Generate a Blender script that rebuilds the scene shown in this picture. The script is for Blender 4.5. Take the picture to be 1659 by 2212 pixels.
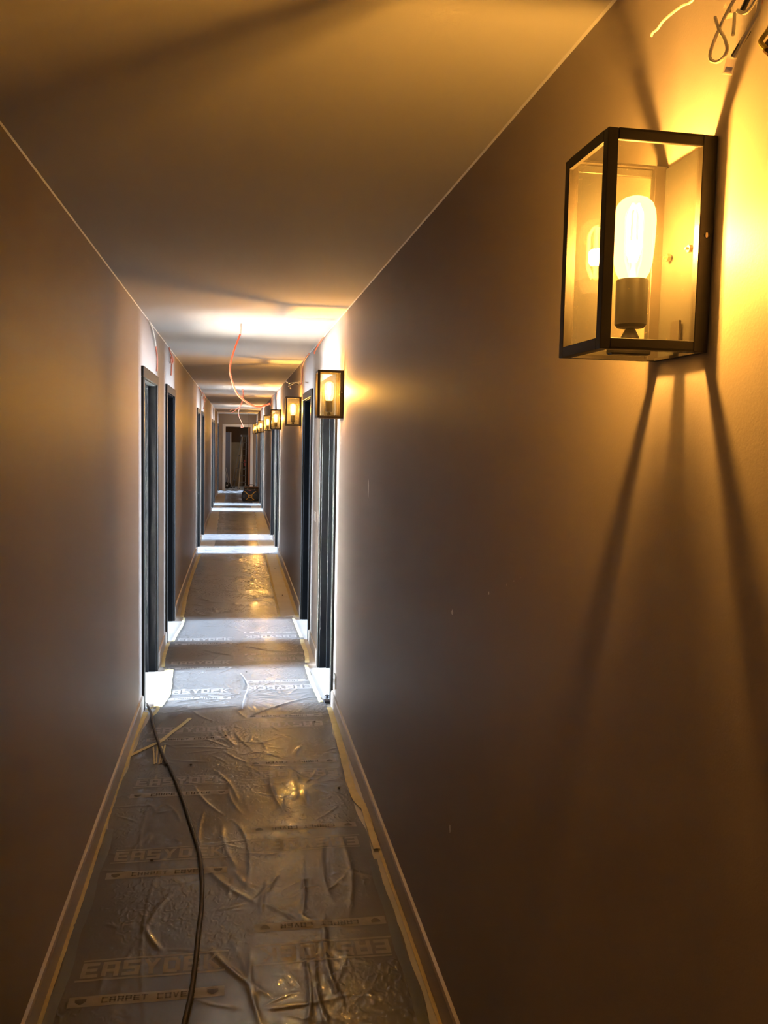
import bpy, math, random
import numpy as np
from mathutils import Vector, Matrix

# ------------------------------------------------------------------ scene, camera, light
scene = bpy.context.scene
for o in list(bpy.data.objects):
    bpy.data.objects.remove(o)
COL = scene.collection
CAM_H = 1.6848                      # lens height above the floor
XL, XR, ZC = -0.562, 0.614, 2.422   # corridor walls and ceiling
Y_BACK, Y_END = 0.35, 28.0           # the corridor opens from a dark lobby added behind the camera

cam_d = bpy.data.cameras.new('camera')
cam = bpy.data.objects.new('camera', cam_d)
COL.objects.link(cam)
scene.camera = cam
cam_d.sensor_fit = 'VERTICAL'
cam_d.sensor_height = 24.0
cam_d.sensor_width = 18.0
cam_d.lens = 24.0 * 1874.58 / 2212.0
cam_d.clip_start = 0.02
cam_d.clip_end = 200
right = Vector((0.98576965, -0.16677607, 0.02106976))
down = Vector((0.00705123, -0.08420585, -0.99642343))
fwd = Vector((0.16795378, 0.98239255, -0.08183159))
rot = Matrix((right, -down, -fwd)).transposed()
cam.matrix_world = Matrix.Translation((0, 0, CAM_H)) @ rot.to_4x4()

scene.view_settings.view_transform = 'Standard'
scene.view_settings.look = 'None'
scene.view_settings.gamma = 1.0
scene.view_settings.use_curve_mapping = False
scene.view_settings.exposure = 0.0
scene.cycles.sample_clamp_indirect = 80.0

world = bpy.data.worlds.new('sky')
scene.world = world
world.use_nodes = True
wn = world.node_tree.nodes
wn['Background'].inputs[0].default_value = (0.55, 0.72, 1.0, 1)
wn['Background'].inputs[1].default_value = 1.0

SUN_WINDOW = 38000.0               # watts of low sunshine through every other left hand window
SKY_WINDOW_LEFT = 800.0             # watts of sky light at a left hand window
SKY_WINDOW_RIGHT = 420.0
LAMP_RADIANCE = 150.0
LAMP_W = 37.0
LAMP_COL = (1.0, 0.545, 0.15)


def window_light(name, x, y, z, sx, sz, facing, power, color, spread):
    d = bpy.data.lights.new(name, 'AREA')
    d.shape = 'RECTANGLE'
    d.size, d.size_y = sx, sz
    d.energy = power
    d.color = color
    d.spread = math.radians(spread)
    o = bpy.data.objects.new(name, d)
    COL.objects.link(o)
    o.location = (x, y, z)
    o.rotation_euler = Vector(facing).to_track_quat('-Z', 'Y').to_euler()
    return o


# near and far outer edges of the door casings, the same on both sides
DOORS = [(5.37, 6.36), (7.15, 8.10), (12.68, 13.62), (14.35, 15.28), (20.10, 21.05), (21.75, 22.67), (26.60, 27.50)]
ROOM_X = 5.3
CAS = 0.07
DOOR_H = 2.10
WALL_T = 0.20


def room_span(i):
    n, f = DOORS[i]
    if i == 6:
        return n - 0.3, f + 0.3
    if i % 2 == 0:
        mid = (f + DOORS[i + 1][0]) / 2
        return n - 0.5, mid - 0.05
    mid = (DOORS[i - 1][1] + n) / 2
    return mid + 0.05, f + 0.5


for i in range(7):
    n, f = DOORS[i]
    yc = (n + f) / 2
    k = 0.7 if i == 6 else 1.0
    kl = k * (1.0 if i % 2 == 0 else 0.55)
    window_light('left_window_daylight', -ROOM_X + 0.06, yc, 1.25, 1.1, 1.9, (1, 0, -0.06), SKY_WINDOW_LEFT * kl, (0.66, 0.80, 1.0), 75)
    if i in (0, 2, 4):
        window_light('left_window_sunshine', -ROOM_X + 0.10, yc, 1.25, 1.0, 1.8, (1, 0.0, -0.75), SUN_WINDOW, (1.0, 0.95, 0.87), 12)
    window_light('right_window_daylight', ROOM_X - 0.06, yc, 1.25, 1.1, 1.9, (-1, 0, -0.06), SKY_WINDOW_RIGHT * k, (0.58, 0.75, 1.0), 75)

window_light('lobby_fill_light', -1.6, -3.6, 1.4, 1.4, 1.6, (0.35, 1, -0.1), 3.0, (1.0, 0.86, 0.76), 140)  # fill lamp added to lift the near wall and floor; no window here
window_light('store_room_daylight', -1.35, 29.6, 1.5, 0.8, 1.2, (1, -0.25, -0.1), 18.0, (0.74, 0.85, 1.0), 120)


# ------------------------------------------------------------------ materials
def mat(name, color, rough=0.5, metal=0.0, var=0.06, scale=14.0, bump=0.0, bscale=200.0, spec=0.5, bdist=0.002):
    m = bpy.data.materials.new(name)
    m.use_nodes = True
    nt = m.node_tree
    p = nt.nodes['Principled BSDF']
    p.inputs['Roughness'].default_value = rough
    p.inputs['Metallic'].default_value = metal
    p.inputs['Specular IOR Level'].default_value = spec
    tc = nt.nodes.new('ShaderNodeTexCoord')
    n = nt.nodes.new('ShaderNodeTexNoise')
    n.inputs['Scale'].default_value = scale
    n.inputs['Detail'].default_value = 4
    nt.links.new(tc.outputs['Object'], n.inputs['Vector'])
    r = nt.nodes.new('ShaderNodeValToRGB')
    r.color_ramp.elements[0].position = 0.3
    r.color_ramp.elements[1].position = 0.7
    r.color_ramp.elements[0].color = tuple(c * (1 - var) for c in color) + (1,)
    r.color_ramp.elements[1].color = tuple(min(1, c * (1 + var)) for c in color) + (1,)
    nt.links.new(n.outputs['Fac'], r.inputs['Fac'])
    nt.links.new(r.outputs['Color'], p.inputs['Base Color'])
    if bump:
        n2 = nt.nodes.new('ShaderNodeTexNoise')
        n2.inputs['Scale'].default_value = bscale
        n2.inputs['Detail'].default_value = 3
        nt.links.new(tc.outputs['Object'], n2.inputs['Vector'])
        b = nt.nodes.new('ShaderNodeBump')
        b.inputs['Strength'].default_value = bump
        b.inputs['Distance'].default_value = bdist
        nt.links.new(n2.outputs['Fac'], b.inputs['Height'])
        nt.links.new(b.outputs['Normal'], p.inputs['Normal'])
    return m


def see_through(m, amount, tint=(1, 1, 1)):
    """mix the surface of a material with plain transparency"""
    nt = m.node_tree
    p = nt.nodes['Principled BSDF']
    t = nt.nodes.new('ShaderNodeBsdfTransparent')
    t.inputs[0].default_value = tuple(tint) + (1,)
    mx = nt.nodes.new('ShaderNodeMixShader')
    mx.inputs[0].default_value = amount
    nt.links.new(p.outputs[0], mx.inputs[1])
    nt.links.new(t.outputs[0], mx.inputs[2])
    nt.links.new(mx.outputs[0], nt.nodes['Material Output'].inputs['Surface'])
    return m


def thin_glass(name, tint, ior=1.45, glow=None, haze=0.0):
    m = bpy.data.materials.new(name)
    m.use_nodes = True
    nt = m.node_tree
    nt.nodes.remove(nt.nodes['Principled BSDF'])
    out = nt.nodes['Material Output']
    t = nt.nodes.new('ShaderNodeBsdfTransparent')
    t.inputs[0].default_value = tuple(tint) + (1,)
    g = nt.nodes.new('ShaderNodeBsdfGlossy')
    g.inputs['Roughness'].default_value = 0.01
    # Schlick reflectance, the same from both sides of the sheet
    lw = nt.nodes.new('ShaderNodeLayerWeight')
    lw.inputs['Blend'].default_value = 0.5
    pw = nt.nodes.new('ShaderNodeMath')
    pw.operation = 'POWER'
    pw.inputs[1].default_value = 5.0
    nt.links.new(lw.outputs['Facing'], pw.inputs[0])
    f = nt.nodes.new('ShaderNodeMath')
    f.operation = 'MULTIPLY_ADD'
    r0 = ((ior - 1) / (ior + 1)) ** 2
    f.inputs[1].default_value = 1 - r0
    f.inputs[2].default_value = r0
    nt.links.new(pw.outputs[0], f.inputs[0])
    mx = nt.nodes.new('ShaderNodeMixShader')
    nt.links.new(f.outputs[0], mx.inputs[0])
    nt.links.new(t.outputs[0], mx.inputs[1])
    nt.links.new(g.outputs[0], mx.inputs[2])
    last = mx
    if haze:
        d = nt.nodes.new('ShaderNodeBsdfDiffuse')
        d.inputs[0].default_value = (0.8, 0.78, 0.7, 1)
        m2 = nt.nodes.new('ShaderNodeMixShader')
        m2.inputs[0].default_value = haze
        nt.links.new(last.outputs[0], m2.inputs[1])
        nt.links.new(d.outputs[0], m2.inputs[2])
        last = m2
    if glow:
        e = nt.nodes.new('ShaderNodeEmission')
        e.inputs[0].default_value = tuple(glow[:3]) + (1,)
        e.inputs[1].default_value = glow[3]
        a = nt.nodes.new('ShaderNodeAddShader')
        nt.links.new(last.outputs[0], a.inputs[0])
        nt.links.new(e.outputs[0], a.inputs[1])
        last = a
        m.cycles.emission_sampling = 'NONE'
    nt.links.new(last.outputs[0], out.inputs['Surface'])
    return m


def emit(name, color, strength):
    m = bpy.data.materials.new(name)
    m.use_nodes = True
    nt = m.node_tree
    nt.nodes.remove(nt.nodes['Principled BSDF'])
    e = nt.nodes.new('ShaderNodeEmission')
    e.inputs[0].default_value = tuple(color) + (1,)
    e.inputs[1].default_value = strength
    nt.links.new(e.outputs[0], nt.nodes['Material Output'].inputs['Surface'])
    m.cycles.emission_sampling = 'NONE'     # the lamp inside does the lighting
    return m


M = {}
M['wall'] = mat('wall_paint', (0.335, 0.283, 0.240), 0.55, var=0.015, scale=3, bump=0.12, bscale=260, spec=0.35)
M['ceil'] = mat('ceiling_paint', (0.56, 0.53, 0.48), 0.8, var=0.01, scale=3, bump=0.1, bscale=220, spec=0.2)
M['skirt'] = mat('skirting_paint', (0.40, 0.34, 0.285), 0.4, var=0.02, scale=4)
M['floor'] = mat('pale_floor', (0.47, 0.455, 0.42), 0.5, var=0.08, scale=6, bump=0.1, bscale=60)
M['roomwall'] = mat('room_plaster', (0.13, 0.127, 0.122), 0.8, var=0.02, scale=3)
M['roomfloor'] = mat('room_floor', (0.62, 0.60, 0.56), 0.6, var=0.05, scale=4)
M['anthracite'] = mat('anthracite_paint', (0.0055, 0.0062, 0.0072), 0.5, var=0.08, scale=30, bump=0.05, bscale=300, spec=0.05)
M['casing'] = mat('casing_paint', (0.016, 0.0145, 0.012), 0.45, var=0.06, scale=30, bump=0.05, bscale=300, spec=0.14)
M['whitetrim'] = mat('white_trim', (0.78, 0.76, 0.71), 0.45, var=0.02)
M['black'] = mat('black_metal', (0.022, 0.017, 0.012), 0.42, var=0.1, scale=60, bump=0.04, bscale=500, spec=0.4)
M['plate'] = mat('back_plate_steel', (0.040, 0.037, 0.030), 0.32, metal=0.35, var=0.06, scale=20, bump=0.06, bscale=220)
M['socket'] = mat('socket_black', (0.020, 0.018, 0.015), 0.5, var=0.1, scale=80, bump=0.08, bscale=300)
M['screw'] = mat('screw_steel', (0.45, 0.38, 0.28), 0.3, metal=1.0)
M['glass'] = thin_glass('pane_glass', (0.95, 0.94, 0.88), 1.45, haze=0.012)
M['winglass'] = thin_glass('window_glass', (0.96, 0.97, 0.97), 1.3)
M['bulbglass'] = thin_glass('amber_bulb_glass', (1.0, 0.86, 0.55), 1.4, glow=(1.0, 0.62, 0.22, 2.6))  # glow put into the glass stands in for glare round the filament
M['filament'] = emit('hot_filament', LAMP_COL, LAMP_RADIANCE)
M['orange'] = mat('orange_sheath', (0.80, 0.115, 0.04), 0.4, var=0.05)
M['paleorange'] = mat('dusty_orange_sheath', (0.55, 0.16, 0.085), 0.5, var=0.06)
M['whitewire'] = mat('white_insulation', (0.62, 0.58, 0.50), 0.45, var=0.04)
M['blackwire'] = mat('black_insulation', (0.02, 0.022, 0.03), 0.4, var=0.1)
M['redwire'] = mat('red_insulation', (0.45, 0.07, 0.05), 0.4)
M['yellowwire'] = mat('yellow_green_insulation', (0.55, 0.42, 0.06), 0.4, var=0.2, scale=60)
M['brownwire'] = mat('brown_insulation', (0.12, 0.06, 0.025), 0.4)
M['clear'] = see_through(mat('clear_plastic', (0.75, 0.62, 0.52), 0.12, var=0.05), 0.68)
M['cable'] = mat('grey_rubber_cable', (0.045, 0.036, 0.026), 0.6, var=0.15, scale=90, bump=0.2, bscale=160)
M['tape'] = mat('masking_tape', (0.52, 0.43, 0.20), 0.6, var=0.10, scale=22, bump=0.25, bscale=90)
M['paletape'] = mat('pale_masking_tape', (0.68, 0.60, 0.34), 0.6, var=0.10, scale=22, bump=0.25, bscale=90)
M['plasticwhite'] = mat('white_plastic', (0.72, 0.70, 0.66), 0.35, var=0.02)
M['paper'] = mat('white_paper', (0.80, 0.80, 0.78), 0.7, var=0.02)
M['filler'] = mat('filler', (0.85, 0.82, 0.77), 0.9, var=0.05, scale=200)
M['radio'] = mat('radio_black', (0.02, 0.02, 0.02), 0.5, var=0.1)
M['radiogrey'] = mat('radio_grille', (0.05, 0.045, 0.04), 0.6, var=0.2, scale=200)
M['yellow'] = mat('radio_yellow', (0.62, 0.30, 0.03), 0.45, var=0.05)
M['badge'] = mat('red_badge', (0.55, 0.08, 0.05), 0.5)
M['cardboard'] = mat('brown_card', (0.13, 0.075, 0.04), 0.75, var=0.08)
M['alu'] = mat('aluminium', (0.52, 0.54, 0.55), 0.45, metal=0.15, var=0.06)
M['darkalu'] = mat('dull_aluminium', (0.26, 0.245, 0.22), 0.5, metal=0.15, var=0.1)
M['bluegrey'] = mat('blue_grey_panel', (0.21, 0.23, 0.29), 0.5, var=0.08, scale=4)
M['board'] = mat('plywood', (0.36, 0.25, 0.13), 0.75, var=0.10, scale=5)
M['brownwall'] = mat('brown_store_wall', (0.22, 0.13, 0.07), 0.8, var=0.08, scale=3)
M['lobbyfloor'] = mat('added_lobby_floor', (0.10, 0.085, 0.07), 0.6, var=0.1)  # floor of the lobby added behind the camera
M['wood'] = mat('orange_wood', (0.34, 0.12, 0.035), 0.5, var=0.15, scale=12)
M['rubber'] = mat('black_rubber', (0.015, 0.015, 0.017), 0.6)
M['debris'] = mat('dark_crumb', (0.06, 0.045, 0.03), 0.9, var=0.2)


def film_material(name, color, rough, through, crinkle, scale):
    """polythene sheet: milky body, glossy skin, fine crinkles as relief"""
    m = bpy.data.materials.new(name)
    m.use_nodes = True
    nt = m.node_tree
    p = nt.nodes['Principled BSDF']
    p.inputs['Roughness'].default_value = rough
    p.inputs['Specular IOR Level'].default_value = 0.15
    p.inputs['Sheen Weight'].default_value = 0.10
    p.inputs['Sheen Roughness'].default_value = 0.35
    p.inputs['Sheen Tint'].default_value = (0.93, 0.96, 1.0, 1)
    p.inputs['Coat Weight'].default_value = 0.8
    p.inputs['Coat Roughness'].default_value = 0.05
    tc = nt.nodes.new('ShaderNodeTexCoord')
    n = nt.nodes.new('ShaderNodeTexNoise')
    n.inputs['Scale'].default_value = 3.0
    n.inputs['Detail'].default_value = 5
    nt.links.new(tc.outputs['Object'], n.inputs['Vector'])
    r = nt.nodes.new('ShaderNodeValToRGB')
    r.color_ramp.elements[0].position = 0.3
    r.color_ramp.elements[1].position = 0.75
    r.color_ramp.elements[0].color = tuple(c * 0.90 for c in color) + (1,)
    r.color_ramp.elements[1].color = tuple(c * 1.10 for c in color) + (1,)
    nt.links.new(n.outputs['Fac'], r.inputs['Fac'])
    nt.links.new(r.outputs['Color'], p.inputs['Base Color'])
    # crinkle: two ridged noises
    mp = nt.nodes.new('ShaderNodeMapping')
    mp.inputs['Scale'].default_value = (1.0, 0.7, 1.0)
    nt.links.new(tc.outputs['Object'], mp.inputs['Vector'])
    w = nt.nodes.new('ShaderNodeTexNoise')
    w.noise_type = 'RIDGED_MULTIFRACTAL'
    w.inputs['Scale'].default_value = scale
    w.inputs['Detail'].default_value = 3
    w.inputs['Distortion'].default_value = 0.6
    nt.links.new(mp.outputs[0], w.inputs['Vector'])
    mask = nt.nodes.new('ShaderNodeTexNoise')
    mask.inputs['Scale'].default_value = 2.2
    nt.links.new(tc.outputs['Object'], mask.inputs['Vector'])
    mr = nt.nodes.new('ShaderNodeMapRange')
    mr.inputs['From Min'].default_value = 0.45
    mr.inputs['From Max'].default_value = 0.66
    mr.inputs['To Min'].default_value = 0.25
    mr.inputs['To Max'].default_value = 1.7
    nt.links.new(mask.outputs['Fac'], mr.inputs['Value'])
    mul = nt.nodes.new('ShaderNodeMath')
    mul.operation = 'MULTIPLY'
    nt.links.new(w.outputs['Fac'], mul.inputs[0])
    nt.links.new(mr.outputs[0], mul.inputs[1])
    b = nt.nodes.new('ShaderNodeBump')
    b.inputs['Strength'].default_value = crinkle
    b.inputs['Distance'].default_value = 0.007
    nt.links.new(mul.outputs[0], b.inputs['Height'])
    soft = nt.nodes.new('ShaderNodeBump')
    soft.inputs['Strength'].default_value = crinkle * 0.10
    soft.inputs['Distance'].default_value = 0.004
    nt.links.new(mul.outputs[0], soft.inputs['Height'])
    nt.links.new(soft.outputs['Normal'], p.inputs['Normal'])
    nt.links.new(b.outputs['Normal'], p.inputs['Coat Normal'])
    return see_through(m, through)


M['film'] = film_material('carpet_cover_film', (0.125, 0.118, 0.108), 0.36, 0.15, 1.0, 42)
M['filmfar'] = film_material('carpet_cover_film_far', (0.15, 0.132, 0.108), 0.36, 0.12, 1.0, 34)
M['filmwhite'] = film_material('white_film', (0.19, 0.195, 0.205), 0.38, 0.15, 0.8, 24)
M['foldwhite'] = mat('folded_white_film', (0.42, 0.42, 0.43), 0.4)
M['hem'] = film_material('blue_grey_film_hem', (0.22, 0.24, 0.26), 0.22, 0.3, 0.3, 20)
M['print'] = see_through(mat('pale_print', (0.52, 0.50, 0.47), 0.6, var=0.1, scale=30, spec=0.15), 0.5)
M['printdark'] = see_through(mat('knocked_out_print', (0.13, 0.12, 0.105), 0.6, spec=0.15), 0.45)


# ------------------------------------------------------------------ mesh helpers
class MB:
    def __init__(self):
        self.v, self.f, self.smooth = [], [], []

    def poly(self, pts, faces, smooth=False):
        o = len(self.v)
        self.v += [tuple(p) for p in pts]
        self.f += [tuple(i + o for i in f) for f in faces]
        self.smooth += [smooth] * len(faces)
        return self

    def box(self, x0, x1, y0, y1, z0, z1, bev=0.0):
        x0, x1 = min(x0, x1), max(x0, x1)
        y0, y1 = min(y0, y1), max(y0, y1)
        z0, z1 = min(z0, z1), max(z0, z1)
        if bev:
            b = min(bev, (x1 - x0) / 2.2, (y1 - y0) / 2.2, (z1 - z0) / 2.2)
            pts = []
            for z, i in ((z0, b), (z0 + b, 0), (z1 - b, 0), (z1, b)):
                for (cx, cy) in ((0, 0), (1, 0), (1, 1), (0, 1)):
                    ax, ay = (x1 if cx else x0), (y1 if cy else y0)
                    sx, sy = (-1 if cx else 1), (-1 if cy else 1)
                    p1 = (ax + sx * (i + b), ay + sy * i, z)
                    p2 = (ax + sx * i, ay + sy * (i + b), z)
                    pts += [p2, p1] if (cx == cy) else [p1, p2]
            n = 8
            fs = [tuple(range(n - 1, -1, -1)), tuple(range(3 * n, 4 * n))]
            for k in range(3):
                for j in range(n):
                    fs.append((k * n + j, k * n + (j + 1) % n, (k + 1) * n + (j + 1) % n, (k + 1) * n + j))
            return self.poly(pts, fs)
        pts = [(x0, y0, z0), (x1, y0, z0), (x1, y1, z0), (x0, y1, z0), (x0, y0, z1), (x1, y0, z1), (x1, y1, z1), (x0, y1, z1)]
        return self.poly(pts, [(3, 2, 1, 0), (4, 5, 6, 7), (0, 1, 5, 4), (1, 2, 6, 5), (2, 3, 7, 6), (3, 0, 4, 7)])

    def bar(self, a, b, w, t, up=(0, 0, 1)):
        a, b, up = Vector(a), Vector(b), Vector(up)
        d = (b - a).normalized()
        s = d.cross(up)
        s = s.normalized() if s.length > 1e-5 else Vector((1, 0, 0))
        u = s.cross(d).normalized()
        pts = []
        for e in (a, b):
            for i, j in ((-1, -1), (1, -1), (1, 1), (-1, 1)):
                pts.append(e + s * (w / 2 * i) + u * (t / 2 * j))
        return self.poly(pts, [(3, 2, 1, 0), (4, 5, 6, 7), (0, 1, 5, 4), (1, 2, 6, 5), (2, 3, 7, 6), (3, 0, 4, 7)])

    def tube(self, pts, r, n=8, closed=False):
        pts = [Vector(p) for p in pts]
        m = len(pts)
        rs = r if isinstance(r, (list, tuple)) else [r] * m
        ring = []
        nrm = None
        for i in range(m):
            d = (pts[min(i + 1, m - 1)] - pts[max(i - 1, 0)]).normalized()
            if nrm is None:
                nrm = d.orthogonal().normalized()
            else:
                nrm = (nrm - d * nrm.dot(d))
                nrm = nrm.normalized() if nrm.length > 1e-6 else d.orthogonal().normalized()
            bn = d.cross(nrm)
            for k in range(n):
                a = 2 * math.pi * k / n
                ring.append(pts[i] + (nrm * math.cos(a) + bn * math.sin(a)) * rs[i])
        fs = []
        for i in range(m - 1):
            for k in range(n):
                fs.append((i * n + k, i * n + (k + 1) % n, (i + 1) * n + (k + 1) % n, (i + 1) * n + k))
        fs.append(tuple(range(n - 1, -1, -1)))
        fs.append(tuple(range((m - 1) * n, m * n)))
        return self.poly(ring, fs, True)

    def lathe(self, prof, n=24, c=(0, 0, 0), axis='z', caps=True):
        pts, fs = [], []
        for (r, z) in prof:
            for k in range(n):
                a = 2 * math.pi * k / n
                if axis == 'z':
                    pts.append((c[0] + r * math.cos(a), c[1] + r * math.sin(a), c[2] + z))
                elif axis == 'y':
                    pts.append((c[0] + r * math.cos(a), c[1] + z, c[2] + r * math.sin(a)))
                else:
                    pts.append((c[0] + z, c[1] + r * math.cos(a), c[2] + r * math.sin(a)))
        m = len(prof)
        for i in range(m - 1):
            for k in range(n):
                fs.append((i * n + k, i * n + (k + 1) % n, (i + 1) * n + (k + 1) % n, (i + 1) * n + k))
        if caps:
            fs.append(tuple(range(n - 1, -1, -1)))
            fs.append(tuple(range((m - 1) * n, m * n)))
        return self.poly(pts, fs, True)

    def build(self, name, material, parent=None, autosmooth=True):
        me = bpy.data.meshes.new(name)
        me.from_pydata(self.v, [], self.f)
        me.polygons.foreach_set('use_smooth', self.smooth)
        me.materials.append(material)
        me.update()
        if any(self.smooth) and autosmooth:
            me.set_sharp_from_angle(angle=math.radians(40))
        o = bpy.data.objects.new(name, me)
        COL.objects.link(o)
        if parent:
            o.parent = parent
        return o


def spline(pts, n=8):
    P = [Vector(p) for p in pts]
    out = []
    for i in range(len(P) - 1):
        p0, p1, p2, p3 = P[max(i - 1, 0)], P[i], P[i + 1], P[min(i + 2, len(P) - 1)]
        for k in range(n):
            t = k / n
            out.append(0.5 * ((2 * p1) + (p2 - p0) * t + (2 * p0 - 5 * p1 + 4 * p2 - p3) * t * t + (3 * p1 - p0 - 3 * p2 + p3) * t ** 3))
    out.append(P[-1])
    return out


def empty(name, loc, rz=0.0):
    o = bpy.data.objects.new(name, None)
    COL.objects.link(o)
    o.location = loc
    o.rotation_euler = (0, 0, rz)
    o.empty_display_size = 0.1
    return o


def tag(o, label=None, cat=None, group=None, kind=None):
    if label:
        o['label'] = label
    if cat:
        o['category'] = cat
    if group:
        o['group'] = group
    if kind:
        o['kind'] = kind
    return o


def copy_tree(o, parent=None):
    c = o.copy()
    COL.objects.link(c)
    if parent:
        c.parent = parent
    for ch in list(o.children):
        copy_tree(ch, c)
    return c


# ------------------------------------------------------------------ corridor shell
def side_wall(name, x_in, sgn):
    m = MB()
    x_out = x_in + sgn * WALL_T
    y = Y_BACK
    for n, f in DOORS:
        m.box(x_in, x_out, y, n + CAS - 0.012, 0, ZC)
        m.box(x_in, x_out, n + CAS - 0.012, f - CAS + 0.012, DOOR_H - CAS + 0.012, ZC)
        y = f - CAS + 0.012
    m.box(x_in, x_out, y, Y_END, 0, ZC)
    return tag(m.build(name, M['wall']), kind='structure')


wall_left = side_wall('wall_left', XL, -1)
wall_right = side_wall('wall_right', XR, 1)
tag(MB().box(XL - WALL_T, XR + WALL_T, Y_BACK, 31.6, ZC, ZC + 0.15).build('ceiling', M['ceil']), kind='structure')
tag(MB().box(XL - WALL_T, XR + WALL_T, Y_BACK, Y_END + 0.1, -0.15, 0).build('floor', M['floor']), kind='structure')
# dark lobby added unseen behind the camera, soaks up bounced lamp light
m = MB()
m.box(-3.5, -3.4, -4.0, Y_BACK, 0, 2.8).box(3.4, 3.5, -4.0, Y_BACK, 0, 2.8).box(-3.5, 3.5, -4.1, -4.0, 0, 2.8)
m.box(-3.5, XL, Y_BACK, Y_BACK + 0.1, 0, 2.8).box(XR, 3.5, Y_BACK, Y_BACK + 0.1, 0, 2.8).box(XL, XR, Y_BACK, Y_BACK + 0.1, ZC, 2.8)
tag(m.build('wall_lobby_added', M['brownwall']), kind='structure')
tag(MB().box(-3.5, 3.5, -4.1, Y_BACK, -0.15, 0).build('floor', M['lobbyfloor']), kind='structure')
tag(MB().box(-3.5, 3.5, -4.1, Y_BACK + 0.1, 2.8, 2.95).build('ceiling', M['ceil']), kind='structure')
# bead of filler along the joint of walls and ceiling
for num, x, sg in ((1, XL, 1), (2, XR, -1)):
    b = MB()
    pts = [(x, Y_BACK, ZC), (x + sg * 0.004, Y_BACK, ZC), (x, Y_BACK, ZC - 0.004)]
    pts += [(p[0], Y_END, p[2]) for p in pts]
    b.poly(pts, [(0, 1, 2), (5, 4, 3), (0, 3, 4, 1), (1, 4, 5, 2), (2, 5, 3, 0)])
    tag(b.build('trim_%d' % num, M['whitetrim']), kind='structure')
# end wall with its doorway
EX0, EX1, EZ = -0.358, 0.430, 2.025
m = MB()
m.box(XL - WALL_T, EX0 - 0.01, Y_END, Y_END + 0.12, 0, ZC)
m.box(EX1 + 0.01, XR + WALL_T, Y_END, Y_END + 0.12, 0, ZC)
m.box(EX0 - 0.01, EX1 + 0.01, Y_END, Y_END + 0.12, EZ + 0.01, ZC)
tag(m.build('wall_end', M['wall']), kind='structure')


def skirting(name, x_in, sgn):
    """one length of skirting per stretch of wall between doors"""
    spans = []
    y = Y_BACK
    for n, f in DOORS:
        spans.append((y, n))
        y = f
    spans.append((y, Y_END))
    root = None
    for a, b in spans:
        m = MB()
        t = 0.013 * -sgn
        prof = [(0, 0), (t, 0), (t, 0.088), (t * 0.75, 0.098), (0, 0.101)]
        pts = [(x_in + p[0], a, p[1]) for p in prof] + [(x_in + p[0], b, p[1]) for p in prof]
        k = len(prof)
        fs = [tuple(range(k)), tuple(range(2 * k - 1, k - 1, -1))]
        fs += [(i, i + k, (i + 1) % k + k, (i + 1) % k) for i in range(k)]
        m.poly(pts, fs)
        o = tag(m.build(name, M['skirt']), kind='structure')


skirting('baseboard_left', XL, -1)
skirting('baseboard_right', XR, 1)


def door(num, x_in, sgn, n, f):
    """dark lining of a doorway with its casings; the leaf stands open out of sight"""
    yn, yf = n + CAS, f - CAS
    zi = DOOR_H - CAS
    x_out = x_in + sgn * WALL_T
    root = empty('door_%d' % num, (x_in, (n + f) / 2, 0))
    tag(root, kind='structure')
    ox, oy = x_in, (n + f) / 2

    def part(name, material, *boxes):
        mb = MB()
        for b in boxes:
            mb.box(b[0] - ox, b[1] - ox, b[2] - oy, b[3] - oy, b[4], b[5], 0.002)
        return mb.build(name, material, root)
    xa, xb = x_in - sgn * 0.001, x_out + sgn * 0.001
    t = 0.012
    part('jamb', M['anthracite'], (xa, xb, yn - t, yn, 0, zi))
    part('jamb', M['anthracite'], (xa, xb, yf, yf + t, 0, zi))
    part('head_lining', M['anthracite'], (xa, xb, yn, yf, zi, zi + t))
    s0, s1 = x_in + sgn * 0.048, x_in + sgn * 0.085
    part('door_stop', M['anthracite'], (s0, s1, yn, yn + 0.013, 0, zi), (s0, s1, yf - 0.013, yf, 0, zi), (s0, s1, yn, yf, zi - 0.013, zi))
    p0, p1 = x_in, x_in - sgn * 0.016
    part('casing', M['casing'], (p0, p1, n, yn - 0.006, 0, zi + 0.006))
    part('casing', M['casing'], (p0, p1, yf + 0.006, f, 0, zi + 0.006))
    part('head_casing', M['casing'], (p0, p1, n, f, zi + 0.006, DOOR_H))
    return root


k = 1
for i, (n, f) in enumerate(DOORS):
    door(k, XL, -1, n, f)
    door(k + 1, XR, 1, n, f)
    k += 2

# end doorway: white frame, wooden lining on its right
root = tag(empty('door_%d' % k, ((EX0 + EX1) / 2, Y_END, 0)), kind='structure')
ex = (EX0 + EX1) / 2
for name, b in (('casing', (EX0 - 0.085, EX0, 0, EZ)), ('casing', (EX1, EX1 + 0.085, 0, EZ)), ('head_casing', (EX0 - 0.085, EX1 + 0.085, EZ, EZ + 0.085))):
    MB().box(b[0] - ex, b[1] - ex, -0.022, -0.001, b[2], b[3], 0.003).build(name, M['whitetrim'], root)
MB().box(EX0 - 0.008 - ex, EX0 + 0.01 - ex, 0, 0.13, 0, EZ).build('jamb', M['whitetrim'], root)
MB().box(EX1 - 0.012 - ex, EX1 + 0.008 - ex, 0, 0.13, 0, EZ).build('jamb', M['wood'], root)
MB().box(EX0 - ex, EX1 - ex, 0, 0.13, EZ, EZ + 0.009).build('head_lining', M['whitetrim'], root)
MB().box(EX1 - 0.055 - ex, EX1 - 0.014 - ex, 0.14, 0.86, 0.01, EZ - 0.01, 0.003).build('door_leaf', M['wood'], root)

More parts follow.
